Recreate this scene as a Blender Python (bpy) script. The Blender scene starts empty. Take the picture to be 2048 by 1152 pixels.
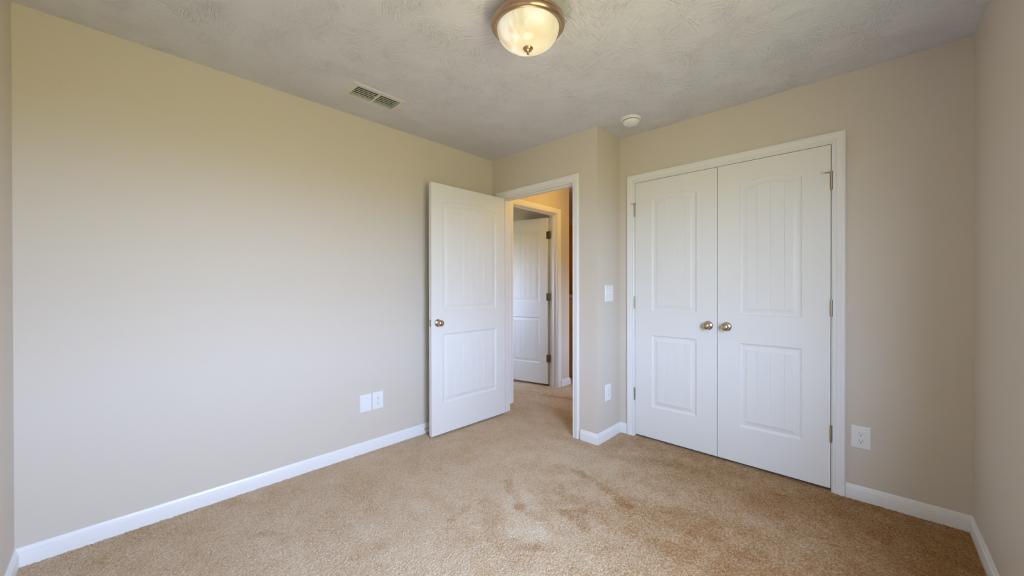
import bpy, bmesh, math, random
import numpy as np
from mathutils import Vector, Matrix

random.seed(7)
SC = bpy.context.scene
COL = SC.collection
PI = math.pi

# ------------------------------------------------------------------ measured plan (metres)
H = 2.44                       # ceiling height
W = 3.0498                     # right wall
YC = 3.2146                    # closet wall
YE = 2.8499                    # wall with the open door
XB = 1.1631                    # outer corner between the two
WT = 0.115                     # wall thickness
YE2 = YE + WT

# ------------------------------------------------------------------ camera
def make_camera():
    f, pitch, roll, yaw = 752.714, 0.0036, -0.0013, 0.7604
    F = Vector((-math.sin(yaw), math.cos(yaw), 0)); R = Vector((math.cos(yaw), math.sin(yaw), 0)); U = Vector((0, 0, 1))
    F, U = F * math.cos(pitch) - U * math.sin(pitch), U * math.cos(pitch) + F * math.sin(pitch)
    R, U = R * math.cos(roll) + U * math.sin(roll), U * math.cos(roll) - R * math.sin(roll)
    cam = bpy.data.cameras.new('camera'); o = bpy.data.objects.new('camera', cam); COL.objects.link(o)
    M = Matrix((R, U, -F)).transposed().to_4x4(); M.translation = Vector((2.6798, 0.3079, 1.2107))
    o.matrix_world = M
    cam.sensor_width = 36; cam.lens = f * 36 / 2048; cam.clip_start = 0.02; cam.shift_y = 0.2517 / 2048
    SC.camera = o
make_camera()

# ------------------------------------------------------------------ light and exposure
SC.view_settings.view_transform = 'Standard'
SC.view_settings.look = 'None'
SC.view_settings.exposure = 0.0
SC.view_settings.gamma = 1.0
SC.view_settings.use_curve_mapping = False
SC.cycles.use_denoising = True
SC.cycles.max_bounces = 14
SC.cycles.diffuse_bounces = 8
SC.cycles.glossy_bounces = 5
SC.cycles.sample_clamp_indirect = 6

SKY_STRENGTH = 20.5
SKY_COLOR = (0.835, 1.07, 1.57)
GROUND_STRENGTH = 7.8
GROUND_COLOR = (1.0, 0.955, 0.48)
LAMP_POWER = 1.3
HALL_POWER = 9.0
STAIR_POWER = 10.0
LAMP_COLOR = (1.0, 0.74, 0.48)
HALL_COLOR = (1.0, 0.58, 0.12)

def make_world():
    w = bpy.data.worlds.new('sky'); SC.world = w; w.use_nodes = True
    nt = w.node_tree; bg = nt.nodes['Background']
    tc = nt.nodes.new('ShaderNodeTexCoord'); sep = nt.nodes.new('ShaderNodeSeparateXYZ'); ramp = nt.nodes.new('ShaderNodeValToRGB')
    mr = nt.nodes.new('ShaderNodeMapRange'); mr.inputs['From Min'].default_value = -1
    nt.links.new(tc.outputs['Generated'], sep.inputs[0]); nt.links.new(sep.outputs['Z'], mr.inputs['Value']); nt.links.new(mr.outputs[0], ramp.inputs[0])
    e = ramp.color_ramp.elements           # sunlit ground below the horizon, pale blue sky above
    e[0].position = 0.47; e[0].color = (*[c * GROUND_STRENGTH for c in GROUND_COLOR], 1)
    e[1].position = 0.52; e[1].color = (*[c * SKY_STRENGTH for c in SKY_COLOR], 1)
    nt.links.new(ramp.outputs[0], bg.inputs['Color']); bg.inputs['Strength'].default_value = 1.0
make_world()

# window openings that light the rooms; this one is in the right wall, out of frame
WY0, WY1, WZ0, WZ1 = 0.50, 1.72, 0.62, 2.08
def make_portal(name, loc, sx, sy, rot):
    l = bpy.data.lights.new(name, 'AREA'); l.shape = 'RECTANGLE'; l.size = sx; l.size_y = sy
    l.cycles.is_portal = True
    o = bpy.data.objects.new(name, l); COL.objects.link(o); o.location = loc; o.rotation_euler = rot
make_portal('window_daylight', (W + 0.10, (WY0 + WY1) / 2, (WZ0 + WZ1) / 2), WY1 - WY0, WZ1 - WZ0, Matrix(((0, 0, 1), (-1, 0, 0), (0, -1, 0))).to_euler())
make_portal('added_far_window_daylight', (-1.60, YE + 0.01, 1.40), 0.80, 0.90, (PI / 2, 0, PI))
make_portal('added_side_window_daylight', (1.155, 4.21, 0.95), 0.18, 1.20, Matrix(((0, 0, 1), (-1, 0, 0), (0, -1, 0))).to_euler())

def make_hall_light(name, power, color, loc):
    l = bpy.data.lights.new(name, 'POINT'); l.energy = power; l.color = color; l.shadow_soft_size = 0.09
    o = bpy.data.objects.new(name, l); COL.objects.link(o); o.location = loc
make_hall_light('hall_lamp', HALL_POWER, HALL_COLOR, (0.55, 3.70, 2.2))
make_hall_light('stair_lamp', STAIR_POWER, (1.0, 0.36, 0.06), (-2.4, 5.6, 1.9))

# ------------------------------------------------------------------ materials
def new_mat(name):
    m = bpy.data.materials.new(name); m.use_nodes = True
    return m, m.node_tree, m.node_tree.nodes['Principled BSDF']

def add_bump(nt, bsdf, height_socket, strength, dist):
    b = nt.nodes.new('ShaderNodeBump'); b.inputs['Strength'].default_value = strength; b.inputs['Distance'].default_value = dist
    nt.links.new(height_socket, b.inputs['Height']); nt.links.new(b.outputs[0], bsdf.inputs['Normal'])
    return b

def obj_coord(nt):
    g = nt.nodes.new('ShaderNodeNewGeometry'); return g.outputs['Position']

def noise(nt, vec, scale, detail=2, rough=0.5, dist=0.0):
    n = nt.nodes.new('ShaderNodeTexNoise'); n.inputs['Scale'].default_value = scale; n.inputs['Detail'].default_value = detail
    n.inputs['Roughness'].default_value = rough; n.inputs['Distortion'].default_value = dist
    if vec is not None: nt.links.new(vec, n.inputs['Vector'])
    return n

def math_n(nt, op, a, b=None, clamp=False):
    n = nt.nodes.new('ShaderNodeMath'); n.operation = op; n.use_clamp = clamp
    for i, v in enumerate((a, b)):
        if v is None: continue
        if hasattr(v, 'is_linked'): nt.links.new(v, n.inputs[i])
        else: n.inputs[i].default_value = v
    return n.outputs[0]

def ramp(nt, fac, stops):
    r = nt.nodes.new('ShaderNodeValToRGB'); nt.links.new(fac, r.inputs[0])
    e = r.color_ramp.elements
    while len(e) < len(stops): e.new(0.5)
    for k, (p, c) in enumerate(stops):
        e[k].position = p; e[k].color = (*c, 1) if len(c) == 3 else c
    return r.outputs[0]

def paint(name, color, rough=0.5, bump=0.0, scale=300, spec=0.5):
    m, nt, b = new_mat(name)
    b.inputs['Base Color'].default_value = (*color, 1); b.inputs['Roughness'].default_value = rough
    b.inputs['Specular IOR Level'].default_value = spec
    if bump:
        n = noise(nt, obj_coord(nt), scale, 2)
        add_bump(nt, b, n.outputs['Fac'], bump, 0.001)
    return m

def metal(name, color, rough=0.3, bump=0.0):
    m, nt, b = new_mat(name)
    b.inputs['Base Color'].default_value = (*color, 1); b.inputs['Metallic'].default_value = 1; b.inputs['Roughness'].default_value = rough
    if bump:
        n = noise(nt, obj_coord(nt), 60, 3); add_bump(nt, b, n.outputs['Fac'], bump, 0.001)
    return m

M = {}
M['wall'] = paint('beige_wall_paint', (0.645, 0.587, 0.503), 0.55, 0.12, 260, 0.35)
M['trim'] = paint('white_trim_paint', (0.80, 0.80, 0.79), 0.34, 0.03, 120)
M['door'] = paint('white_door_paint', (0.79, 0.79, 0.765), 0.42, 0.06, 160)
M['plastic'] = paint('white_plastic', (0.80, 0.82, 0.82), 0.3)
M['slot'] = paint('dark_slot', (0.06, 0.055, 0.05), 0.6)
M['nickel'] = metal('satin_nickel', (0.58, 0.49, 0.38), 0.16)
M['hinge'] = metal('aged_nickel_hinge', (0.46, 0.39, 0.30), 0.42)
M['bronze_hinge'] = metal('dark_bronze_hinge', (0.20, 0.14, 0.075), 0.42)
M['steel'] = metal('bright_steel', (0.62, 0.62, 0.62), 0.25)
M['rubber'] = paint('white_rubber', (0.75, 0.75, 0.73), 0.6)
M['lamp_metal'] = metal('brushed_bronze_nickel', (0.52, 0.36, 0.235), 0.28)
M['vent'] = paint('off_white_enamel', (0.66, 0.65, 0.63), 0.4)
M['louver'] = paint('grey_green_enamel', (0.46, 0.50, 0.43), 0.45)
M['duct'] = paint('dark_duct', (0.008, 0.008, 0.007), 0.9)
M['rust'] = paint('rust_brown', (0.36, 0.19, 0.07), 0.6)  # even red-brown tone for the far hallway wall
M['amber'] = paint('amber_wall', (0.62, 0.34, 0.13), 0.6)  # even amber tone for the half wall
M['cap'] = paint('cream_cap', (0.72, 0.66, 0.52), 0.4)

def ceiling_mat():
    m, nt, b = new_mat('brushed_texture_ceiling')
    b.inputs['Base Color'].default_value = (0.675, 0.68, 0.735, 1); b.inputs['Roughness'].default_value = 0.7
    b.inputs['Specular IOR Level'].default_value = 0.25
    pos = obj_coord(nt)
    total = None
    for seed, (sc, off) in enumerate(((5.2, (0, 0, 0)), (6.6, (3.7, 1.3, 0)))):
        add = nt.nodes.new('ShaderNodeVectorMath'); add.operation = 'ADD'; nt.links.new(pos, add.inputs[0]); add.inputs[1].default_value = off
        v = nt.nodes.new('ShaderNodeTexVoronoi'); v.voronoi_dimensions = '2D'; v.inputs['Scale'].default_value = sc
        nt.links.new(add.outputs[0], v.inputs['Vector'])
        sep = nt.nodes.new('ShaderNodeSeparateColor'); nt.links.new(v.outputs['Color'], sep.inputs[0])
        ang = math_n(nt, 'MULTIPLY', sep.outputs[0], 6.28)
        rot = nt.nodes.new('ShaderNodeVectorRotate'); rot.rotation_type = 'Z_AXIS'
        nt.links.new(add.outputs[0], rot.inputs['Vector']); nt.links.new(ang, rot.inputs['Angle'])
        mp = nt.nodes.new('ShaderNodeMapping'); mp.inputs['Scale'].default_value = (1.0, 0.16, 1.0); nt.links.new(rot.outputs[0], mp.inputs['Vector'])
        n = noise(nt, mp.outputs[0], 130, 2, 0.55, 0.6)
        mask = noise(nt, add.outputs[0], 7.5, 2); mk = nt.nodes.new('ShaderNodeMapRange'); mk.inputs['From Min'].default_value = 0.38; mk.inputs['From Max'].default_value = 0.66
        nt.links.new(mask.outputs['Fac'], mk.inputs['Value'])
        hgt = nt.nodes.new('ShaderNodeMapRange'); hgt.inputs['From Min'].default_value = 0.42; hgt.inputs['From Max'].default_value = 0.68; hgt.interpolation_type = 'SMOOTHSTEP'
        nt.links.new(n.outputs['Fac'], hgt.inputs['Value'])
        s = math_n(nt, 'MULTIPLY', hgt.outputs[0], mk.outputs[0])
        total = s if total is None else math_n(nt, 'MAXIMUM', total, s)
    fine = noise(nt, pos, 170, 2)
    total = math_n(nt, 'ADD', total, math_n(nt, 'MULTIPLY', fine.outputs['Fac'], 0.25))
    add_bump(nt, b, total, 1.0, 0.0032)
    return m
M['ceiling'] = ceiling_mat()

def carpet_mat():
    m, nt, b = new_mat('tan_frieze_carpet')
    b.inputs['Roughness'].default_value = 0.95; b.inputs['Specular IOR Level'].default_value = 0.05
    b.inputs['Sheen Weight'].default_value = 0.15; b.inputs['Sheen Roughness'].default_value = 0.5; b.inputs['Sheen Tint'].default_value = (1.0, 0.92, 0.82, 1)
    pos = obj_coord(nt)
    n1 = noise(nt, pos, 380, 2, 0.6, 0.4)
    tn = nt.nodes.new('ShaderNodeAttribute'); tn.attribute_name = 'yarn_tone'
    at = nt.nodes.new('ShaderNodeAttribute'); at.attribute_name = 'pile_lean_shade'
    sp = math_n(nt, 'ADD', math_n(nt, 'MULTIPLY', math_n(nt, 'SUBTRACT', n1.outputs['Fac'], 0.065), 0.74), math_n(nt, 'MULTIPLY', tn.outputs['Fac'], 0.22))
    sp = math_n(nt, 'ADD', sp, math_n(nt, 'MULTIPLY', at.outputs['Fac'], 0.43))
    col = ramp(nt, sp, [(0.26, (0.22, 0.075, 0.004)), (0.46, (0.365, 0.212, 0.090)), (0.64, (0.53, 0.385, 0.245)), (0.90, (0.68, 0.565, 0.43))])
    nt.links.new(col, b.inputs['Base Color'])
    n2 = noise(nt, pos, 420, 2, 0.6)
    add_bump(nt, b, n2.outputs['Fac'], 0.5, 0.004)
    return m
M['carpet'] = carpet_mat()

def shade_mat():
    m, nt, b = new_mat('lit_alabaster_glass')
    pos = obj_coord(nt)
    n = noise(nt, pos, 9, 2, 0.5, 0.8)
    col = ramp(nt, n.outputs['Fac'], [(0.32, (0.50, 0.40, 0.22)), (0.5, (0.66, 0.56, 0.36)), (0.68, (1.0, 0.95, 0.82))])
    b.inputs['Base Color'].default_value = (0.52, 0.48, 0.38, 1); b.inputs['Roughness'].default_value = 0.25
    nt.links.new(col, b.inputs['Emission Color']); b.inputs['Emission Strength'].default_value = 0.56
    return m
M['shade'] = shade_mat()

def glass_mat():
    m = bpy.data.materials.new('window_glass'); m.use_nodes = True; nt = m.node_tree; nt.nodes.clear()
    out = nt.nodes.new('ShaderNodeOutputMaterial'); mix = nt.nodes.new('ShaderNodeMixShader'); tr = nt.nodes.new('ShaderNodeBsdfTransparent'); gl = nt.nodes.new('ShaderNodeBsdfGlossy')
    gl.inputs['Roughness'].default_value = 0.02; mix.inputs[0].default_value = 0.06
    nt.links.new(tr.outputs[0], mix.inputs[1]); nt.links.new(gl.outputs[0], mix.inputs[2]); nt.links.new(mix.outputs[0], out.inputs[0])
    return m
M['glass'] = glass_mat()

# ------------------------------------------------------------------ mesh helpers
def bm_box(bm, x0, x1, y0, y1, z0, z1, bevel=0.0):
    vs = [bm.verts.new((x, y, z)) for x in (x0, x1) for y in (y0, y1) for z in (z0, z1)]
    fs = [(0, 1, 3, 2), (4, 6, 7, 5), (0, 4, 5, 1), (2, 3, 7, 6), (0, 2, 6, 4), (1, 5, 7, 3)]
    faces = [bm.faces.new([vs[i] for i in f]) for f in fs]
    if bevel:
        edges = list({e for f in faces for e in f.edges})
        bmesh.ops.bevel(bm, geom=edges, offset=bevel, segments=2, affect='EDGES', profile=0.6)

def bm_lathe(bm, prof, seg=48, mat=None):
    """profile of (radius, height) turned round local Z; mat: 4x4 placement"""
    rings = []
    new = []
    for r, h in prof:
        if r < 1e-6:
            v = bm.verts.new((0, 0, h)); rings.append([v]); new.append(v)
        else:
            ring = [bm.verts.new((r * math.cos(2 * PI * k / seg), r * math.sin(2 * PI * k / seg), h)) for k in range(seg)]
            rings.append(ring); new += ring
    for a, b in zip(rings, rings[1:]):
        for k in range(seg):
            k2 = (k + 1) % seg
            if len(a) == 1 and len(b) == 1: continue
            if len(a) == 1: bm.faces.new((a[0], b[k2], b[k]))
            elif len(b) == 1: bm.faces.new((a[k], a[k2], b[0]))
            else: bm.faces.new((a[k], a[k2], b[k2], b[k]))
    if mat is not None: bmesh.ops.transform(bm, matrix=mat, verts=new)

def bm_tube(bm, pts, r, seg=8):
    pts = [Vector(p) for p in pts]; rings = []
    for i, p in enumerate(pts):
        t = (pts[min(i + 1, len(pts) - 1)] - pts[max(i - 1, 0)]).normalized()
        a = t.cross(Vector((0, 0, 1)) if abs(t.z) < 0.9 else Vector((1, 0, 0))).normalized(); b = t.cross(a)
        rings.append([bm.verts.new(p + (a * math.cos(2 * PI * k / seg) + b * math.sin(2 * PI * k / seg)) * r) for k in range(seg)])
    for A, B in zip(rings, rings[1:]):
        for k in range(seg): bm.faces.new((A[k], A[(k + 1) % seg], B[(k + 1) % seg], B[k]))
    bm.faces.new(rings[0][::-1]); bm.faces.new(rings[-1])

def link_mesh(name, bm, mat, parent=None, smooth=None, label=None):
    bmesh.ops.recalc_face_normals(bm, faces=bm.faces)
    me = bpy.data.meshes.new(name); bm.to_mesh(me); bm.free()
    me.materials.append(mat)
    o = bpy.data.objects.new(name, me); COL.objects.link(o)
    if smooth is not None:
        for p in me.polygons: p.use_smooth = True
        try: me.set_sharp_from_angle(angle=math.radians(smooth))
        except Exception: pass
    if parent is not None: o.parent = parent
    if label: o['label'] = label
    return o

def tag(o, label, cat, group=None, kind=None):
    o['label'] = label; o['category'] = cat
    if group: o['group'] = group
    if kind: o['kind'] = kind
    return o

def empty(name, loc, rot=(0, 0, 0)):
    o = bpy.data.objects.new(name, None); COL.objects.link(o); o.location = loc; o.rotation_euler = rot; o.empty_display_size = 0.05
    return o

def boxes(name, mat, rects, label, cat, bevel=0):
    bm = bmesh.new()
    for r in rects: bm_box(bm, *r, bevel=bevel)
    return tag(link_mesh(name, bm, mat), label, cat, kind='structure')

def copy_tree(o, parent=None):
    c = o.copy(); COL.objects.link(c)
    if parent is not None: c.parent = parent
    for ch in list(o.children): copy_tree(ch, c)
    return c

# ------------------------------------------------------------------ room shell
# carpeted floor: fine grid that carries the lie of the pile (vacuum and foot marks) and a painted daylight falloff
def pile_noise(x, y, cell, seed):
    rng = np.random.default_rng(seed); g = rng.random((64, 64))
    u = x / cell; v = y / cell; i = np.floor(u).astype(int); j = np.floor(v).astype(int); fu = u - i; fv = v - j
    fu = fu * fu * (3 - 2 * fu); fv = fv * fv * (3 - 2 * fv)
    a = g[i % 64, j % 64]; b = g[(i + 1) % 64, j % 64]; c = g[i % 64, (j + 1) % 64]; d = g[(i + 1) % 64, (j + 1) % 64]
    return (a * (1 - fu) + b * fu) * (1 - fv) + (c * (1 - fu) + d * fu) * fv

# strokes left in the pile by feet and the vacuum: x0, y0, x1, y1, half width, lean
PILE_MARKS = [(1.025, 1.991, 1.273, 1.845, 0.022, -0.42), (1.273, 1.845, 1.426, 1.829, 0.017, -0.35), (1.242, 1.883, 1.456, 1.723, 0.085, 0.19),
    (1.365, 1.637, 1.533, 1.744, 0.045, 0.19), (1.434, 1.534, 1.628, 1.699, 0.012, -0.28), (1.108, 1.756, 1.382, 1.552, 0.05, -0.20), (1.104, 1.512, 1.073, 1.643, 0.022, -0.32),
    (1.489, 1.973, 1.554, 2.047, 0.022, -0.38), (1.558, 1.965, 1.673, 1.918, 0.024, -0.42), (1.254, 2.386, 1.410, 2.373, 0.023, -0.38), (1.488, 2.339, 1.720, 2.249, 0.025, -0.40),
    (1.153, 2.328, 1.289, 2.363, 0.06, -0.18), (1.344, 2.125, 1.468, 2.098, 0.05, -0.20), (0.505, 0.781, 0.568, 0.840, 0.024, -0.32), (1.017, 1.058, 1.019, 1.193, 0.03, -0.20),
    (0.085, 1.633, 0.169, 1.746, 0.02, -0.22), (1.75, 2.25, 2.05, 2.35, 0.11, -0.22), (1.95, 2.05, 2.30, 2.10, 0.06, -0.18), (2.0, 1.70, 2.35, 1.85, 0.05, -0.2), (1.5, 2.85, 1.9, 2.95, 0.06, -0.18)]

def pile_lean_shade(X, Y):
    pile_tone = 0.5 + (pile_noise(X + 5, Y + 5, 0.42, 3) - 0.5) * 0.22 + (pile_noise(X + 9, Y * 1.3 + 2, 0.13, 5) - 0.5) * 0.20 + (pile_noise(X + 1, Y + 8, 0.05, 8) - 0.5) * 0.16
    t = np.clip((X * 0.9 + Y * 0.25 - 1.25) / 1.9, 0, 1)          # painted falloff of daylight: carpet colour browner towards right wall and closet
    pile_tone = pile_tone - 0.62 * t * t * (3 - 2 * t) + 0.10
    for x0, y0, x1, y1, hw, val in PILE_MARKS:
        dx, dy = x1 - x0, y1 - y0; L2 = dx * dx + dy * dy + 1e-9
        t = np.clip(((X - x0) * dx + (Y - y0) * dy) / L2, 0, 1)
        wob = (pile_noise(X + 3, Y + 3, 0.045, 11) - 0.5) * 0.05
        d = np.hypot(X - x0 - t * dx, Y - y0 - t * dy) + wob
        pile_tone = pile_tone + 0.62 * val * np.clip((hw - d) / 0.03 + 0.5, 0, 1)
    return pile_tone

def tuft_field(X, Y, cell, seed):
    """height 0..1 of twisted yarn tufts on a jittered lattice, and a random tone per tuft"""
    rng = np.random.default_rng(seed); n = 512
    jx, jy, hh, tone, an = rng.random((5, n, n))
    u = X / cell; v = Y / cell; i0 = np.floor(u).astype(np.int32); j0 = np.floor(v).astype(np.int32)
    best = np.full(X.shape, -9.0); bt = np.zeros(X.shape)
    for di in (-1, 0, 1):
        for dj in (-1, 0, 1):
            i = i0 + di; j = j0 + dj; a = i % n; b = j % n
            ex = u - i - jx[a, b]; ey = v - j - jy[a, b]; th = an[a, b] * PI
            c, s_ = np.cos(th), np.sin(th)
            p = ex * c + ey * s_; q = -ex * s_ + ey * c
            h = 0.55 + 0.45 * hh[a, b] - (p * p * 0.55 + q * q * 1.6)
            m = h > best; best = np.where(m, h, best); bt = np.where(m, tone[a, b], bt)
    return best, bt

def make_floor():
    st = 0.0025
    xs = np.arange(-0.004, 3.056, st); ys = np.arange(-0.004, 3.345, st)
    nx, ny = len(xs), len(ys)
    X, Y = np.meshgrid(xs, ys, indexing='ij')
    h, tone = tuft_field(X, Y, 0.0052, 21)
    pile_tone = pile_lean_shade(X, Y)
    Z = np.clip(h, -0.5, 1.0) * 0.0075 - 0.0075
    verts = np.stack([X, Y, Z], -1).reshape(-1, 3).astype(np.float32)
    idx = np.arange(nx * ny, dtype=np.int32).reshape(nx, ny)
    q = np.stack([idx[:-1, :-1], idx[1:, :-1], idx[1:, 1:], idx[:-1, 1:]], -1).reshape(-1)
    me = bpy.data.meshes.new('floor'); nf = len(q) // 4
    me.vertices.add(len(verts)); me.vertices.foreach_set('co', verts.reshape(-1))
    me.loops.add(len(q)); me.loops.foreach_set('vertex_index', q)
    me.polygons.add(nf); me.polygons.foreach_set('loop_start', np.arange(0, nf * 4, 4, dtype=np.int32)); me.polygons.foreach_set('use_smooth', np.ones(nf, dtype=bool))
    me.update(calc_edges=True)
    for nm, val in (('pile_lean_shade', pile_tone), ('yarn_tone', tone)):
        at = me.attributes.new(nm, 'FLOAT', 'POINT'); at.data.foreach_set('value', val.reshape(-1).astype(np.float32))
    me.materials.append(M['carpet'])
    o = bpy.data.objects.new('floor', me); COL.objects.link(o)
    tag(o, 'tan carpet floor of the bedroom with darker brushed patches', 'floor', kind='structure')
    xs = np.linspace(-3.2, 3.15, 320); ys = np.linspace(2.86, 6.7, 190); nx, ny = len(xs), len(ys)
    keep = []
    X, Y = np.meshgrid(xs, ys, indexing='ij'); h, tone = tuft_field(X, Y, 0.0052, 21)
    pile_tone = 0.5 + (pile_noise(X + 5, Y + 5, 0.3, 3) - 0.5) * 0.5
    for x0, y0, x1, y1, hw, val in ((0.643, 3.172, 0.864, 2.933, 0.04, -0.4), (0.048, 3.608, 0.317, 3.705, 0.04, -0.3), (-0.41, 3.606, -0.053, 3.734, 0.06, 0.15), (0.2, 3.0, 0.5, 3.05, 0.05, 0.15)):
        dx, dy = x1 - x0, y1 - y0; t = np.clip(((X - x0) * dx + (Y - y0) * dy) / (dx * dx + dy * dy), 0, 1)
        pile_tone = pile_tone + val * np.clip((hw - np.hypot(X - x0 - t * dx, Y - y0 - t * dy)) / 0.04 + 0.5, 0, 1)
    verts = np.stack([X, Y, np.full_like(X, -0.0056)], -1).reshape(-1, 3); idx = np.arange(nx * ny).reshape(nx, ny)
    q = np.stack([idx[:-1, :-1], idx[1:, :-1], idx[1:, 1:], idx[:-1, 1:]], -1).reshape(-1, 4)
    me = bpy.data.meshes.new('floor_hall'); me.from_pydata(verts.tolist(), [], q.tolist()); me.update()
    for nm, val in (('pile_lean_shade', pile_tone), ('yarn_tone', tone)):
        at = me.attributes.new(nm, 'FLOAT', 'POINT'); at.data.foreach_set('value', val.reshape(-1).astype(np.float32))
    me.materials.append(M['carpet'])
    o = bpy.data.objects.new('floor_hall', me); COL.objects.link(o)
    tag(o, 'tan carpet continuing through the hallway past the open door', 'floor', kind='structure')
    boxes('floor_slab', M['duct'], [(-3.3, 3.3, -0.2, 6.8, -0.12, -0.014)], 'concrete slab beneath the carpet', 'floor')
make_floor()

# ceiling with a hole for the air register
VX0, VX1, VY0, VY1 = 0.280, 0.412, 1.327, 1.615
boxes('ceiling', M['ceiling'], [(-0.12, VX0, -0.12, YE2 + 0.8, H, H + 0.1), (VX1, W + 0.12, -0.12, 4.0, H, H + 0.1), (VX0, VX1, -0.12, VY0, H, H + 0.1), (VX0, VX1, VY1, YE2 + 0.8, H, H + 0.1)],
      'white ceiling with stamped brush texture', 'ceiling')
boxes('ceiling_hall', M['ceiling'], [(-3.3, -0.12, 2.4, 6.8, H, H + 0.1), (-0.12, 0.6, YE2 + 0.8, 6.8, H, H + 0.1), (0.4, 1.2, 4.0, 6.8, H, H + 0.1)], 'ceiling of the hallway beyond the open door', 'ceiling')

EO0, EO1, EOT = 0.122, 0.938, 2.051       # clear opening of the bedroom door (jamb faces, head)
CO0, CO1, COT = 1.2935, 2.5150, 2.0505    # clear opening of the closet
J = 0.018
boxes('wall_left', M['wall'], [(-0.12, 0, -0.12, YE + 0.01, 0, H)], 'long beige wall on the left with two cover plates low down', 'wall')
boxes('wall_near', M['wall'], [(0, W, -0.12, 0, 0, H)], 'beige wall beside the camera at the left edge', 'wall')
FX0, FX1, FZ0, FZ1 = -2.00, -1.20, 0.95, 1.85      # unseen window added to light the room across the hallway
boxes('wall_entry', M['wall'], [(-3.2, FX0, YE, YE2, 0, H), (FX1, EO0 - J, YE, YE2, 0, H), (FX0, FX1, YE, YE2, 0, FZ0), (FX0, FX1, YE, YE2, FZ1, H), (EO1 + J, XB, YE, YE2, 0, H), (EO0 - J, EO1 + J, YE, YE2, EOT + J, H)], 'beige wall around the open bedroom doorway', 'wall')
SY0, SY1, SZ0, SZ1 = 4.12, 4.30, 0.35, 1.55           # narrow unseen window added to light the hallway wall
boxes('wall_return', M['wall'], [(XB - WT, XB, YE2, SY0, 0, H), (XB - WT, XB, SY1, 6.7, 0, H), (XB - WT, XB, SY0, SY1, 0, SZ0), (XB - WT, XB, SY0, SY1, SZ1, H)], 'narrow beige return wall with switch and outlet between doorway and closet', 'wall')
boxes('wall_closet', M['wall'], [(XB, CO0 - J, YC, YC + WT, 0, H), (CO1 + J, W + 0.12, YC, YC + WT, 0, H), (CO0 - J, CO1 + J, YC, YC + WT, COT + J, H)], 'beige wall around the white double closet doors', 'wall')
boxes('wall_right', M['wall'], [(W, W + 0.12, -0.12, WY0, 0, H), (W, W + 0.12, WY1, YC, 0, H), (W, W + 0.12, WY0, WY1, 0, WZ0), (W, W + 0.12, WY0, WY1, WZ1, H)], 'beige wall at the right edge', 'wall')
boxes('wall_closet_inside', M['wall'], [(XB, W + 0.12, 3.95, 4.0, 0, H), (W, W + 0.12, YC + WT, 3.95, 0, H)], 'back wall inside the closed closet', 'wall')
# hallway and the room across it
HX = -0.045; HY1 = 3.961; HY0 = 3.19; HEND = 4.208; HOT = 2.083
boxes('wall_hall', M['wall'], [(HX - WT, HX, YE2, HY0 - J, 0, H), (HX - WT, HX, HY1 + J, HEND, 0, H), (HX - WT, HX, HY0 - J, HY1 + J, HOT + J, H)], 'hallway wall with a second white doorway, seen through the open door', 'wall')
boxes('wall_far_room', M['wall'], [(-2.6, HX - WT, 4.09, HEND, 0, H), (-2.7, -2.6, YE2, HEND, 0, H)], 'beige wall above the door of the room across the hallway', 'wall')
boxes('wall_stair', M['rust'], [(-3.2, 3.2, 6.55, 6.65, 0, H), (-3.3, -3.2, 2.8, 6.65, 0, H)], 'brown far wall at the end of the hallway', 'wall')
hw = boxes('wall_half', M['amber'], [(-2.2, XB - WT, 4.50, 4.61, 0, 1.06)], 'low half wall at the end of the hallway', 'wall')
bm = bmesh.new(); bm_box(bm, -2.22, XB - WT, 4.485, 4.625, 1.06, 1.10, bevel=0.006); link_mesh('cap', bm, M['cap'], hw, label='cream ledge on the half wall')

# ------------------------------------------------------------------ baseboards
BP = [(0.0130, -0.008), (0.0130, 0.054), (0.0118, 0.058), (0.0085, 0.061), (0.0080, 0.064), (0.0068, 0.069), (0.0040, 0.075), (0.0025, 0.078), (0.0, 0.078)]
def baseboard(name, runs, label):
    """runs: (p0, p1, normal, m0, m1); m = +1 outer mitre, -1 inner mitre, 0 square"""
    bm = bmesh.new()
    for (p0, p1, n, m0, m1) in runs:
        a, b, n = Vector((*p0, 0)), Vector((*p1, 0)), Vector((*n, 0)); t = (b - a).normalized()
        A = [bm.verts.new(a + n * d - t * d * m0 + Vector((0, 0, z))) for d, z in BP] + [bm.verts.new(a + Vector((0, 0, -0.008)))]
        B = [bm.verts.new(b + n * d + t * d * m1 + Vector((0, 0, z))) for d, z in BP] + [bm.verts.new(b + Vector((0, 0, -0.008)))]
        k = len(A)
        for i in range(k): bm.faces.new((A[i], B[i], B[(i + 1) % k], A[(i + 1) % k]))
        bm.faces.new(A[::-1]); bm.faces.new(B)
    return tag(link_mesh(name, bm, M['trim'], smooth=25), label, 'baseboard', kind='structure')

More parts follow.
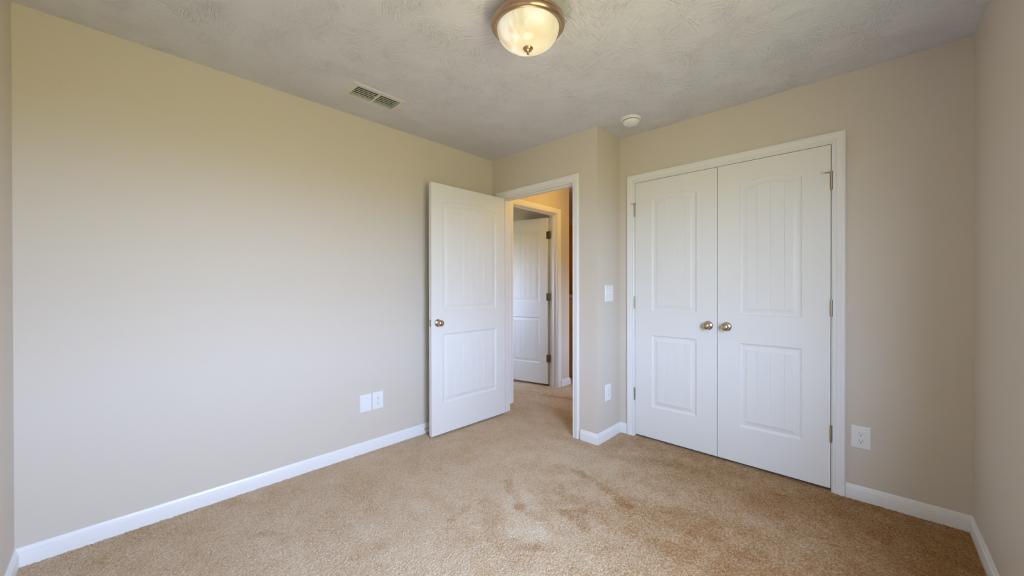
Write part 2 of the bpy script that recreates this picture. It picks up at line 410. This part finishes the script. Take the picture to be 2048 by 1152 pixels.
EC0, EC1, ECT = 0.060, 1.016, 2.1107     # outer edges of the casings
CC0, CC1, CCT = 1.2287, 2.579, 2.1114
CW = 0.057
baseboard('baseboard_left', [((0, 0), (0, YE), (1, 0), -1, -1)], 'white baseboard along the left wall')
baseboard('baseboard_near', [((W, 0), (0, 0), (0, 1), -1, -1)], 'white baseboard at the bottom left corner of the room')
baseboard('baseboard_return', [((EC1, YE), (XB, YE), (0, -1), 0, 1), ((XB, YE), (XB, YC), (1, 0), 1, -1), ((XB, YC), (CC0, YC), (0, -1), -1, 0)], 'white baseboard wrapping the corner between doorway and closet')
baseboard('baseboard_closet', [((CC1, YC), (W, YC), (0, -1), 0, -1)], 'white baseboard right of the closet under the outlet')
baseboard('baseboard_right', [((W, 0), (W, YC), (-1, 0), -1, -1)], 'white baseboard along the right wall')
baseboard('baseboard_hall', [((HX, 4.034), (HX, HEND), (1, 0), 0, 1), ((HX, HEND), (-2.6, HEND), (0, 1), 1, 0)], 'short white baseboard in the hallway past the far door')

# ------------------------------------------------------------------ casings and jambs (trim)
CP = [(0.0, 0.0), (0.0, 0.0085), (0.003, 0.0105), (0.012, 0.0105), (0.0145, 0.0085), (0.017, 0.0115), (0.026, 0.0140), (0.036, 0.0150), (0.040, 0.0165), (0.052, 0.0165), (0.057, 0.0135), (0.057, 0.0)]
def casing_bm(bm, u0, u1, zt, to_world):
    """three mitred boards round an opening with inner edges u0, u1, zt; to_world(u, depth, z)"""
    rings = []
    for corner in range(4):
        ring = []
        for o, d in CP:
            u = u0 - o if corner in (0, 1) else u1 + o
            z = -0.008 if corner in (0, 3) else zt + o
            ring.append(bm.verts.new(to_world(u, d, z)))
        rings.append(ring)
    k = len(CP)
    for A, B in zip(rings, rings[1:]):
        for i in range(k - 1): bm.faces.new((A[i], A[i + 1], B[i + 1], B[i]))
    bm.faces.new(rings[0][::-1]); bm.faces.new(rings[-1])

def trim_set(name, o0, o1, ot, reveal, depth, to_world, label, both=True, stop=None):
    bm = bmesh.new(); casing_bm(bm, o0 - reveal, o1 + reveal, ot + reveal, to_world)
    t = tag(link_mesh(name, bm, M['trim'], smooth=20, label=label), label, 'door frame', kind='structure')
    if both:
        bm = bmesh.new(); casing_bm(bm, o0 - reveal, o1 + reveal, ot + reveal, lambda u, d, z: to_world(u, -depth - d, z))
        link_mesh('casing', bm, M['trim'], t, smooth=20)
    bm = bmesh.new()
    def bx(u0, u1, d0, d1, z0, z1):
        pts = [to_world(u, -d, z) for u in (u0, u1) for d in (d0, d1) for z in (z0, z1)]
        xs, ys, zs = zip(*pts); bm_box(bm, min(xs), max(xs), min(ys), max(ys), min(zs), max(zs))
    bx(o0 - J, o0, 0, depth, -0.008, ot + J); bx(o1, o1 + J, 0, depth, -0.008, ot + J); bx(o0, o1, 0, depth, ot, ot + J)
    link_mesh('jamb', bm, M['trim'], t)
    if stop is not None:
        bm = bmesh.new()
        bx(o0, o0 + 0.011, stop, stop + 0.034, 0, ot - 0.011); bx(o1 - 0.011, o1, stop, stop + 0.034, 0, ot - 0.011); bx(o0, o1, stop, stop + 0.034, ot - 0.011, ot)
        link_mesh('stop_bead', bm, M['trim'], t)
    return t
trim_set('trim_1', EO0, EO1, EOT, 0.005, WT, lambda u, d, z: (u, YE - d, z), 'white casing and jamb of the open bedroom doorway', stop=0.042)
trim_set('trim_2', CO0, CO1, COT, 0.006, WT, lambda u, d, z: (u, YC - d, z), 'white casing around the double closet doors', both=False)
trim_set('trim_3', HY0, HY1, HOT, 0.005, WT, lambda u, d, z: (HX + d, u, z), 'white casing of the second doorway across the hallway', stop=0.038)

# ------------------------------------------------------------------ moulded two panel doors
PROF = [(0.0, 0.0), (0.003, 0.0030), (0.008, 0.0065), (0.015, 0.0080), (0.022, 0.0078), (0.041, 0.0035), (0.045, 0.0018)]   # inset, depth
def door_meshes(w, h, m, grooves, zlo=(0.246, 0.812), zup=(1.002, 1.880, 0.030), side=-1, thick=0.035, groove_w=0.0022):
    """front face of a two panel door in the plane y=0 looking to side*y.
    Returns (bm frame face, bm lower panel, bm upper panel)."""
    xl, xr = m, w - m; c = (xl + xr) / 2; half = (xr - xl) / 2
    fl, fr = xl + 0.045, xr - 0.045
    fx = [fl]
    for g in grooves: fx += [g - groove_w, g, g + groove_w]
    fx.append(fr); fx = sorted(set([round(v, 5) for v in fx] + [round(fl + (fr - fl) * k / 14, 5) for k in range(1, 14) if min(abs(fl + (fr - fl) * k / 14 - g) for g in grooves) > 0.006]))
    fr_t = [(x - fl) / (fr - fl) for x in fx]
    gset = {round(g, 5) for g in grooves}
    def arch(x): return zup[1] + zup[2] * (1 - ((x - c) / half) ** 2)
    s = side
    def P(bm, x, d, z): return bm.verts.new((x, -s * d if s < 0 else -d, z)) if False else bm.verts.new((x, d * (-s), z))
    frame = bmesh.new()
    def quad(bm, pts): bm.faces.new([bm.verts.new(p) for p in pts])
    def rect(x0, x1, z0, z1): quad(frame, [(x0, 0, z0), (x1, 0, z0), (x1, 0, z1), (x0, 0, z1)])
    rect(0, xl, 0, h); rect(xr, w, 0, h); rect(xl, xr, 0, zlo[0]); rect(xl, xr, zlo[1], zup[0])
    ox = [xl + (xr - xl) * t for t in fr_t]
    for a, b in zip(ox, ox[1:]): quad(frame, [(a, 0, arch(a)), (b, 0, arch(b)), (b, 0, h), (a, 0, h)])
    out = []
    for z0, top in ((zlo[0], lambda x: zlo[1]), (zup[0], arch)):
        bm = bmesh.new(); loops = []
        for ins, d in PROF:
            xs = [xl + ins + (xr - xl - 2 * ins) * t for t in fr_t]
            bot = [P(bm, x, d, z0 + ins) for x in xs]
            tp = []
            for t, x in zip(fr_t, xs): tp.append(P(bm, x, d, top(xl + (xr - xl) * t) - ins))
            loops.append((bot, tp))
        n = len(fx)
        for (b0, t0), (b1, t1) in zip(loops, loops[1:]):
            for i in range(n - 1):
                bm.faces.new((b0[i], b0[i + 1], b1[i + 1], b1[i])); bm.faces.new((t0[i], t1[i], t1[i + 1], t0[i + 1]))
            bm.faces.new((b0[0], b1[0], t1[0], t0[0])); bm.faces.new((b0[-1], t0[-1], t1[-1], b1[-1]))
        bot, tp = loops[-1]; d = PROF[-1][1]
        lo, hi = [], []
        for i, x in enumerate(fx):
            dd = d + (0.0022 if round(x, 5) in gset else 0)
            lo.append(P(bm, x, dd, bot[i].co.z + 0.004)); hi.append(P(bm, x, dd, tp[i].co.z - 0.004))
        for i in range(n - 1):
            bm.faces.new((bot[i], bot[i + 1], lo[i + 1], lo[i])); bm.faces.new((lo[i], lo[i + 1], hi[i + 1], hi[i])); bm.faces.new((hi[i], hi[i + 1], tp[i + 1], tp[i]))
        out.append(bm)
    return frame, out[0], out[1]

def make_door(name, w, h, m, grooves, label, both, cat='door'):
    """door leaf: local x across, front face at y=0 looking to -y, thickness to +y"""
    th = 0.035
    fr, lo, up = door_meshes(w, h, m, grooves, side=-1)
    for a in ([(0, 0, 0), (0, th, 0), (0, th, h), (0, 0, h)], [(w, 0, 0), (w, 0, h), (w, th, h), (w, th, 0)], [(0, 0, 0), (w, 0, 0), (w, th, 0), (0, th, 0)], [(0, 0, h), (0, th, h), (w, th, h), (w, 0, h)]):
        fr.faces.new([fr.verts.new(p) for p in a])
    if both:
        f2, l2, u2 = door_meshes(w, h, m, grooves, side=1)
        for bb in (f2, l2, u2): bmesh.ops.translate(bb, verts=bb.verts, vec=(0, th, 0))
        me = bpy.data.meshes.new('tmp'); f2.to_mesh(me); f2.free(); fr.from_mesh(me); bpy.data.meshes.remove(me)
    else:
        fr.faces.new([fr.verts.new(p) for p in ((0, th, 0), (w, th, 0), (w, th, h), (0, th, h))])
    bmesh.ops.remove_doubles(fr, verts=fr.verts, dist=1e-5)
    d = tag(link_mesh(name, fr, M['door']), label, cat, kind='structure')
    link_mesh('panel', lo, M['door'], d, smooth=12, label='square lower panel with plank grooves')
    link_mesh('panel', up, M['door'], d, smooth=12, label='tall upper panel with an arched top')
    if both:
        link_mesh('panel', l2, M['door'], d, smooth=12); link_mesh('panel', u2, M['door'], d, smooth=12)
    return d

def knob(parent, x, z, y=0.0, flip=False, rose_r=0.032):
    """round passage knob standing off the face towards -y (or +y when flip)"""
    e = empty('door_knob', (x, y, z), (PI / 2, 0, 0) if not flip else (-PI / 2, 0, 0)); e.parent = parent
    bm = bmesh.new(); r = rose_r
    bm_lathe(bm, [(r, 0), (r, 0.003), (r * 0.93, 0.0065), (r * 0.75, 0.0095), (0.016, 0.0115), (0.0135, 0.014), (0.0115, 0.022), (0.0115, 0.030)], 40)
    link_mesh('rosette', bm, M['nickel'], e, smooth=40)
    bm = bmesh.new()
    bm_lathe(bm, [(0.0115, 0.026), (0.0150, 0.0285), (0.0215, 0.0325), (0.0255, 0.0375), (0.0270, 0.0435), (0.0260, 0.0500), (0.0228, 0.0553), (0.0180, 0.0592), (0.0110, 0.0616), (0.0050, 0.0624), (0.0, 0.0625)], 40)
    link_mesh('knob', bm, M['nickel'], e, smooth=60)
    return e

def hinge_barrel(parent, x, y, z0, z1, mat, leaf=None):
    """barrel of five knuckles with ball tips; leaf = list of boxes for the plates"""
    bm = bmesh.new(); prof = [(0, z0 - 0.003), (0.003, z0 - 0.002), (0.0055, z0)]
    n = 5; hgt = (z1 - z0) / n
    for k in range(n):
        a = z0 + k * hgt
        prof += [(0.0062, a + 0.0006), (0.0062, a + hgt - 0.0006), (0.0054, a + hgt)]
    prof += [(0.003, z1 + 0.002), (0, z1 + 0.003)]
    bm_lathe(bm, prof, 20, Matrix.Translation((x, y, 0)))
    for b in leaf or []: bm_box(bm, *b)
    return link_mesh('hinge', bm, mat, parent, smooth=35)

def pin_stop(hinge, x, y, z, direction, arm=0.036):
    """hinge pin stop: collar on the pin, threaded arm and a rubber bumper"""
    d = Vector(direction).normalized(); p = Vector((x, y, z))
    bm = bmesh.new()
    bm_lathe(bm, [(0.0, -0.001), (0.0095, -0.001), (0.0095, 0.008), (0.0, 0.008)], 20, Matrix.Translation((x, y, z)))
    bm_tube(bm, [p + Vector((0, 0, 0.0035)), p + Vector((0, 0, 0.0035)) + d * arm], 0.0032, 10)
    a = link_mesh('stop_arm', bm, M['hinge'], hinge, smooth=35)
    bm = bmesh.new()
    q = p + Vector((0, 0, 0.0035)) + d * (arm - 0.002)
    bm_tube(bm, [q, q + d * 0.004, q + d * 0.009, q + d * 0.012], 0.0065, 14)
    link_mesh('bumper', bm, M['rubber'], a, smooth=35)

# bedroom door, swung open against the left wall
DW, DH = 0.812, 2.031
d1 = make_door('door_1', DW, DH, 0.108, [0.108 + 0.045 + k for k in (0.084, 0.165, 0.2430, 0.317, 0.398)], 'open white bedroom door swung back against the left wall', True)
d1.location = (0.1545, 2.034, 0.015); d1.rotation_euler = (0, 0, math.radians(89.0))
knob(d1, 0.060, 0.905); knob(d1, 0.060, 0.905, y=0.035, flip=True)
bm = bmesh.new(); bm_box(bm, -0.0012, 0.002, 0.006, 0.029, 0.905 - 0.0285, 0.905 + 0.0285, bevel=0.0008)
lp = link_mesh('latch_plate', bm, M['hinge'], d1)
bm = bmesh.new(); bm_box(bm, -0.010, 0.0, 0.011, 0.024, 0.905 - 0.009, 0.905 + 0.009, bevel=0.003); link_mesh('latch_bolt', bm, M['steel'], lp)
for z in (0.320, 1.070, 1.825):
    hinge_barrel(d1, DW + 0.004, 0.041, z - 0.045, z + 0.045, M['door'], [(DW, DW + 0.0018, 0.004, 0.038, z - 0.045, z + 0.045)])

# closet doors
d2 = make_door('door_2', 0.6045, DH, 0.136, [0.181 + 0.055, 0.181 + 0.129, 0.181 + 0.203], 'closed white closet door on the left, next to the return wall', False)
d2.location = (1.2968, YC + 0.001, 0.016)
knob(d2, 0.6045 - 0.057, 0.917)
d3 = make_door('door_3', 0.6070, DH, 0.135, [0.180 + 0.056, 0.180 + 0.130, 0.180 + 0.204], 'closed white closet door on the right, beside the wall outlet', False)
d3.location = (1.9043, YC + 0.001, 0.016)
knob(d3, 0.057, 0.917)
for dd, x in ((d2, -0.0025), (d3, 0.6070 + 0.003)):
    for k, (z0, z1) in enumerate(((0.276, 0.373), (1.018, 1.112), (1.765, 1.862))):
        hg = hinge_barrel(dd, x, -0.006, z0, z1, M['hinge'])
        if k == 2:
            pin_stop(hg, x, -0.006, z1 + 0.001, (-0.9, -0.35, 0.0) if dd is d3 else (-0.62, -0.78, 0), 0.036 if dd is d3 else 0.020)

# door of the room across the hallway
d4 = make_door('door_4', 0.765, DH, 0.110, [0.110 + 0.045 + k for k in (0.075, 0.150, 0.227, 0.305, 0.380)], 'ajar white door inside the second doorway across the hallway', False)
a4 = math.atan2(0.115, 0.521)
hx, hy = -0.168, 3.930
d4.location = (hx - 0.765 * math.cos(a4), hy - 0.765 * math.sin(a4), 0.022); d4.rotation_euler = (0, 0, a4)
for z in (0.312, 1.064, 1.818):
    hinge_barrel(d4, 0.765 + 0.010, 0.012, z - 0.045, z + 0.045, M['bronze_hinge'], [(0.765 - 0.016, 0.765 + 0.008, -0.002, 0.000, z - 0.045, z + 0.045), (0.765 + 0.012, 0.765 + 0.034, -0.002, 0.010, z - 0.045, z + 0.045)])

# ------------------------------------------------------------------ window (outside the frame)
wf = bmesh.new()
def wbox(bm, y0, y1, z0, z1, x0, x1): bm_box(bm, x0, x1, y0, y1, z0, z1)
for y0, y1, z0, z1 in ((WY0, WY0 + 0.04, WZ0, WZ1), (WY1 - 0.04, WY1, WZ0, WZ1), (WY0, WY1, WZ0, WZ0 + 0.04), (WY0, WY1, WZ1 - 0.04, WZ1)): wbox(wf, y0, y1, z0, z1, W + 0.03, W + 0.11)
win = tag(link_mesh('window_1', wf, M['trim']), 'white double hung window in the right wall', 'window', kind='structure')
zm = (WZ0 + WZ1) / 2
for z0, z1, x in ((WZ0 + 0.04, zm + 0.02, W + 0.055), (zm - 0.02, WZ1 - 0.04, W + 0.085)):
    bm = bmesh.new()
    for r in ((WY0 + 0.04, WY0 + 0.08, z0, z1), (WY1 - 0.08, WY1 - 0.04, z0, z1), (WY0 + 0.04, WY1 - 0.04, z0, z0 + 0.04), (WY0 + 0.04, WY1 - 0.04, z1 - 0.04, z1)): wbox(bm, *r, x, x + 0.025)
    s = link_mesh('sash', bm, M['trim'], win)
    bm = bmesh.new(); wbox(bm, WY0 + 0.075, WY1 - 0.075, z0 + 0.035, z1 - 0.035, x + 0.010, x + 0.014); link_mesh('pane', bm, M['glass'], s)
bm = bmesh.new()
for r in ((FX0, FX0 + 0.05, FZ0, FZ1), (FX1 - 0.05, FX1, FZ0, FZ1), (FX0, FX1, FZ0, FZ0 + 0.05), (FX0, FX1, FZ1 - 0.05, FZ1)): bm_box(bm, r[0], r[1], YE + 0.02, YE + 0.08, r[2], r[3])
w2 = tag(link_mesh('window_2_added', bm, M['trim']), 'added unseen white window lighting the room across the hallway', 'window', kind='structure')
bm = bmesh.new(); bm_box(bm, FX0 + 0.04, FX1 - 0.04, YE + 0.045, YE + 0.049, FZ0 + 0.04, FZ1 - 0.04); link_mesh('pane', bm, M['glass'], w2)
bm = bmesh.new()
for r in ((SY0, SY0 + 0.02, SZ0, SZ1), (SY1 - 0.02, SY1, SZ0, SZ1), (SY0, SY1, SZ0, SZ0 + 0.02), (SY0, SY1, SZ1 - 0.02, SZ1)): wbox(bm, *r, XB - 0.08, XB - 0.03)
w3 = tag(link_mesh('window_3_added', bm, M['trim']), 'added unseen narrow white window lighting the hallway', 'window', kind='structure')
bm = bmesh.new(); wbox(bm, SY0 + 0.015, SY1 - 0.015, SZ0 + 0.015, SZ1 - 0.015, XB - 0.055, XB - 0.051); link_mesh('pane', bm, M['glass'], w3)
bm = bmesh.new(); wbox(bm, WY0 - 0.05, WY1 + 0.05, WZ0 - 0.02, WZ0, W - 0.03, W + 0.11); link_mesh('window_sill', bm, M['trim'], win)

# ------------------------------------------------------------------ ceiling light
LX, LY = 1.567, 1.584
lamp = tag(empty('ceiling_light', (LX, LY, H)), 'round bronze flush ceiling light with glowing cream glass bowl', 'ceiling light')
bm = bmesh.new()
bm_lathe(bm, [(0.0, 0.0), (0.112, 0.0), (0.114, -0.006), (0.112, -0.020), (0.116, -0.026), (0.124, -0.029), (0.140, -0.033), (0.154, -0.040), (0.1625, -0.050), (0.1645, -0.057), (0.1640, -0.061), (0.1570, -0.064), (0.1560, -0.068), (0.1515, -0.0715), (0.1500, -0.076), (0.1445, -0.0790), (0.1400, -0.0790), (0.1380, -0.074), (0.1380, -0.060)], 96)
link_mesh('canopy', bm, M['lamp_metal'], lamp, smooth=35)
bm = bmesh.new()
R0, DEP = 0.1375, 0.081
prof = [(0.1340, -0.070), (R0, -0.073), (0.1390, -0.0765), (R0, -0.080)]
for k in range(1, 19):
    a = k / 18 * PI / 2
    prof.append((R0 * math.cos(a) ** 0.92 if k < 18 else 0.0, -0.080 - DEP * math.sin(a) ** 1.05))
bm_lathe(bm, prof, 96)
link_mesh('glass_bowl', bm, M['shade'], lamp, smooth=60, label='glowing cream alabaster glass bowl')
bm = bmesh.new(); zb = -0.080 - DEP
bm_lathe(bm, [(0.0, zb + 0.004), (0.0215, zb + 0.003), (0.0225, zb - 0.0005), (0.0205, zb - 0.003), (0.0185, zb - 0.007), (0.0130, zb - 0.0115), (0.0070, zb - 0.0145), (0.0050, zb - 0.0165), (0.0046, zb - 0.0185), (0.0062, zb - 0.0205), (0.0066, zb - 0.0235), (0.0050, zb - 0.0262), (0.0, zb - 0.0272)], 32)
link_mesh('finial', bm, M['lamp_metal'], lamp, smooth=40)
ll = bpy.data.lights.new('ceiling_light_glow', 'POINT'); ll.energy = LAMP_POWER; ll.color = LAMP_COLOR; ll.shadow_soft_size = 0.05
lo_ = bpy.data.objects.new('ceiling_light_glow', ll); COL.objects.link(lo_); lo_.location = (0, 0, zb - 0.20); lo_.parent = lamp

# ------------------------------------------------------------------ ceiling register
vent = tag(empty('ceiling_vent', (0, 0, H)), 'off white rectangular air register in the ceiling near the left wall', 'vent')
ox0, ox1, oy0, oy1 = 0.245, 0.449, 1.291, 1.646
ym0, ym1 = 1.466, 1.478
bm = bmesh.new()
zt, zb_ = -0.0002, -0.0055
def vq(pts): bm.faces.new([bm.verts.new(p) for p in pts])
inner = [(VX0, VX1, VY0, ym0), (VX0, VX1, ym1, VY1)]
for a in ((ox0 + .006, VX0, oy0 + .006, oy1 - .006), (VX1, ox1 - .006, oy0 + .006, oy1 - .006), (VX0, VX1, oy0 + .006, VY0), (VX0, VX1, VY1, oy1 - .006), (VX0, VX1, ym0, ym1)):
    bm_box(bm, *a, zb_, zt)
for p, q in (((ox0, oy0), (ox1, oy0)), ((ox1, oy0), (ox1, oy1)), ((ox1, oy1), (ox0, oy1)), ((ox0, oy1), (ox0, oy0))):
    cx, cy = (ox0 + ox1) / 2, (oy0 + oy1) / 2
    def inn(pt): return (pt[0] + (0.006 if pt[0] < cx else -0.006), pt[1] + (0.006 if pt[1] < cy else -0.006))
    vq([(*p, 0.0), (*q, 0.0), (*inn(q), zb_), (*inn(p), zb_)])
link_mesh('vent_frame', bm, M['vent'], vent)
for y0, y1 in ((VY0, ym0), (ym1, VY1)):
    for k in range(5):
        xc = VX0 + (VX1 - VX0) * (k + 1.0) / 6
        bm = bmesh.new(); bm_box(bm, -0.0050, 0.0050, y0, y1, -0.0005, 0.0005)
        bmesh.ops.rotate(bm, verts=bm.verts, cent=(0, 0, 0), matrix=Matrix.Rotation(math.radians(-2), 3, 'Y'))
        bmesh.ops.translate(bm, verts=bm.verts, vec=(xc, 0, -0.0030))
        link_mesh('louver', bm, M['louver'], vent)
    bm = bmesh.new(); bm_box(bm, VX0 + 0.002, VX0 + 0.018, y0, y1, 0.004, 0.0055); link_mesh('damper_blade', bm, M['louver'], vent)
bm = bmesh.new(); bm_box(bm, 0.430, 0.4335, 1.620, 1.6235, -0.016, -0.005); link_mesh('damper_lever', bm, M['vent'], vent)
bm = bmesh.new(); e_ = 0.001
for a in ((VX0 - e_, VX0 + e_, VY0, VY1, 0.018, 0.12), (VX1 - e_, VX1 + e_, VY0, VY1, 0.018, 0.12), (VX0, VX1, VY0 - e_, VY0 + e_, 0.018, 0.12), (VX0, VX1, VY1 - e_, VY1 + e_, 0.018, 0.12), (VX0, VX1, VY0, VY1, 0.12, 0.122)): bm_box(bm, *a)
link_mesh('duct', bm, M['duct'], vent)

# ------------------------------------------------------------------ smoke detector
sd = tag(empty('smoke_detector', (1.412, 2.905, H)), 'round white smoke detector on the ceiling by the closet wall', 'smoke detector')
bm = bmesh.new(); bm_lathe(bm, [(0, 0), (0.070, 0), (0.071, -0.006), (0.069, -0.015), (0.066, -0.018), (0.059, -0.0185), (0.058, -0.016), (0.0, -0.016)], 64); link_mesh('base', bm, M['plastic'], sd, smooth=35)
bm = bmesh.new(); bm_lathe(bm, [(0.0, -0.017), (0.055, -0.017), (0.0555, -0.0185), (0.054, -0.016), (0.054, -0.022)], 64); link_mesh('air_gap', bm, M['slot'], sd, smooth=35)
bm = bmesh.new(); bm_lathe(bm, [(0.0, -0.0205), (0.057, -0.0205), (0.0585, -0.023), (0.058, -0.030), (0.054, -0.038), (0.046, -0.043), (0.036, -0.0455), (0.018, -0.0470), (0.0, -0.0473)], 64); link_mesh('cover', bm, M['plastic'], sd, smooth=50)

# ------------------------------------------------------------------ cover plates, outlets, switch
PW, PH = 0.085, 0.128      # midway size plates
def plate_bm(w, h, t=0.0055):
    """plate in the local XZ plane, front looking to -Y"""
    bm = bmesh.new(); loops = []
    for ins, d in ((0, 0), (0.0, 0.0015), (0.0015, 0.0035), (0.005, t), (0.008, t)):
        loops.append([bm.verts.new((x * (w / 2 - ins), -d, z * (h / 2 - ins))) for x, z in ((-1, -1), (1, -1), (1, 1), (-1, 1))])
    for A, B in zip(loops, loops[1:]):
        for k in range(4): bm.faces.new((A[k], A[(k + 1) % 4], B[(k + 1) % 4], B[k]))
    bm.faces.new(loops[-1])
    return bm
def screw(parent, x, z, t=0.0055):
    bm = bmesh.new(); bm_lathe(bm, [(0.0033, 0), (0.0033, 0.0006), (0.002, 0.0012), (0, 0.0013)], 16, Matrix.Translation((x, -t, z)) @ Matrix.Rotation(PI / 2, 4, 'X'))
    link_mesh('screw', bm, M['plastic'], parent, smooth=40)

def outlet(name, loc, rz, label, group=None):
    e = tag(empty(name, loc, (0, 0, rz)), label, 'outlet', group)
    link_mesh('cover_plate', plate_bm(PW, PH), M['plastic'], e, smooth=20)
    screw(e, 0, 0)
    for zc in (0.0195, -0.0195):
        bm = bmesh.new(); n = 40; top, bot = [], []
        for k in range(n):
            a = 2 * PI * k / n; x, z = 0.0172 * math.cos(a), 0.0172 * math.sin(a); z = max(-0.0142, min(0.0142, z))
            bot.append(bm.verts.new((x, -0.0045, zc + z))); top.append(bm.verts.new((x * 0.97, -0.0078, zc + z * 0.97)))
        for k in range(n): bm.faces.new((bot[k], bot[(k + 1) % n], top[(k + 1) % n], top[k]))
        bm.faces.new(top)
        r = link_mesh('receptacle', bm, M['plastic'], e, smooth=30)
        bm = bmesh.new()
        bm_box(bm, -0.0078, -0.0056, -0.0082, -0.0070, zc + 0.0005, zc + 0.0085); bm_box(bm, 0.0056, 0.0078, -0.0082, -0.0070, zc + 0.0015, zc + 0.0080)
        bm_lathe(bm, [(0.0030, 0), (0.0030, 0.0005), (0, 0.0005)], 16, Matrix.Translation((0, -0.0078, zc - 0.0072)) @ Matrix.Rotation(PI / 2, 4, 'X'))
        link_mesh('slots', bm, M['slot'], r)
    return e
RX = PI / 2       # plates on walls that face +X
outlet('wall_outlet', (0, 1.660, 0.360), RX, 'white duplex outlet low on the left wall, beside the blank plate')
outlet('wall_outlet', (XB, 3.014, 0.366), RX, 'white outlet low on the narrow return wall, below the light switch')
outlet('wall_outlet', (2.6435, YC, 0.353), 0, 'white duplex outlet on the wall right of the closet')

bl = tag(empty('blank_plate', (0, 1.5655, 0.358), (0, 0, RX)), 'blank white cover plate low on the left wall', 'cover plate')
link_mesh('cover_plate', plate_bm(PW, PH), M['plastic'], bl, smooth=20)
screw(bl, 0, 0.0415); screw(bl, 0, -0.0415)

sw = tag(empty('light_switch', (XB, 3.030, 1.1565), (0, 0, RX)), 'white double toggle light switch on the narrow return wall', 'light switch')
link_mesh('cover_plate', plate_bm(0.126, 0.130), M['plastic'], sw, smooth=20)
for k, x in enumerate((-0.023, 0.023)):
    bm = bmesh.new(); bm_box(bm, -0.0048, 0.0048, -0.016, 0.0, -0.0055, 0.0055, bevel=0.0012)
    bmesh.ops.rotate(bm, verts=bm.verts, cent=(0, 0, 0), matrix=Matrix.Rotation(math.radians(28 if k else -28), 3, 'X'))
    bmesh.ops.translate(bm, verts=bm.verts, vec=(x, -0.004, 0)); link_mesh('toggle', bm, M['plastic'], sw)
    screw(sw, x, 0.030); screw(sw, x, -0.030)

# ------------------------------------------------------------------ spring door stop on the left baseboard
ds = tag(empty('door_stop', (0.0130, 2.068, 0.036), (0, PI / 2, 0)), 'steel spring door stop on the left baseboard behind the open door', 'door stop')
bm = bmesh.new(); bm_lathe(bm, [(0, 0), (0.011, 0), (0.011, 0.002), (0.008, 0.005), (0.006, 0.008), (0, 0.008)], 24); link_mesh('base', bm, M['steel'], ds, smooth=35)
bm = bmesh.new(); bm_tube(bm, [(0.0052 * math.cos(a), 0.0052 * math.sin(a), 0.006 + 0.058 * t) for t, a in ((k / 220, 2 * PI * 15 * k / 220) for k in range(221))], 0.0017, 6); link_mesh('spring', bm, M['steel'], ds, smooth=60)
bm = bmesh.new(); bm_lathe(bm, [(0, 0.062), (0.0075, 0.062), (0.0085, 0.066), (0.008, 0.075), (0.005, 0.079), (0, 0.080)], 24); link_mesh('rubber_tip', bm, M['rubber'], ds, smooth=40)
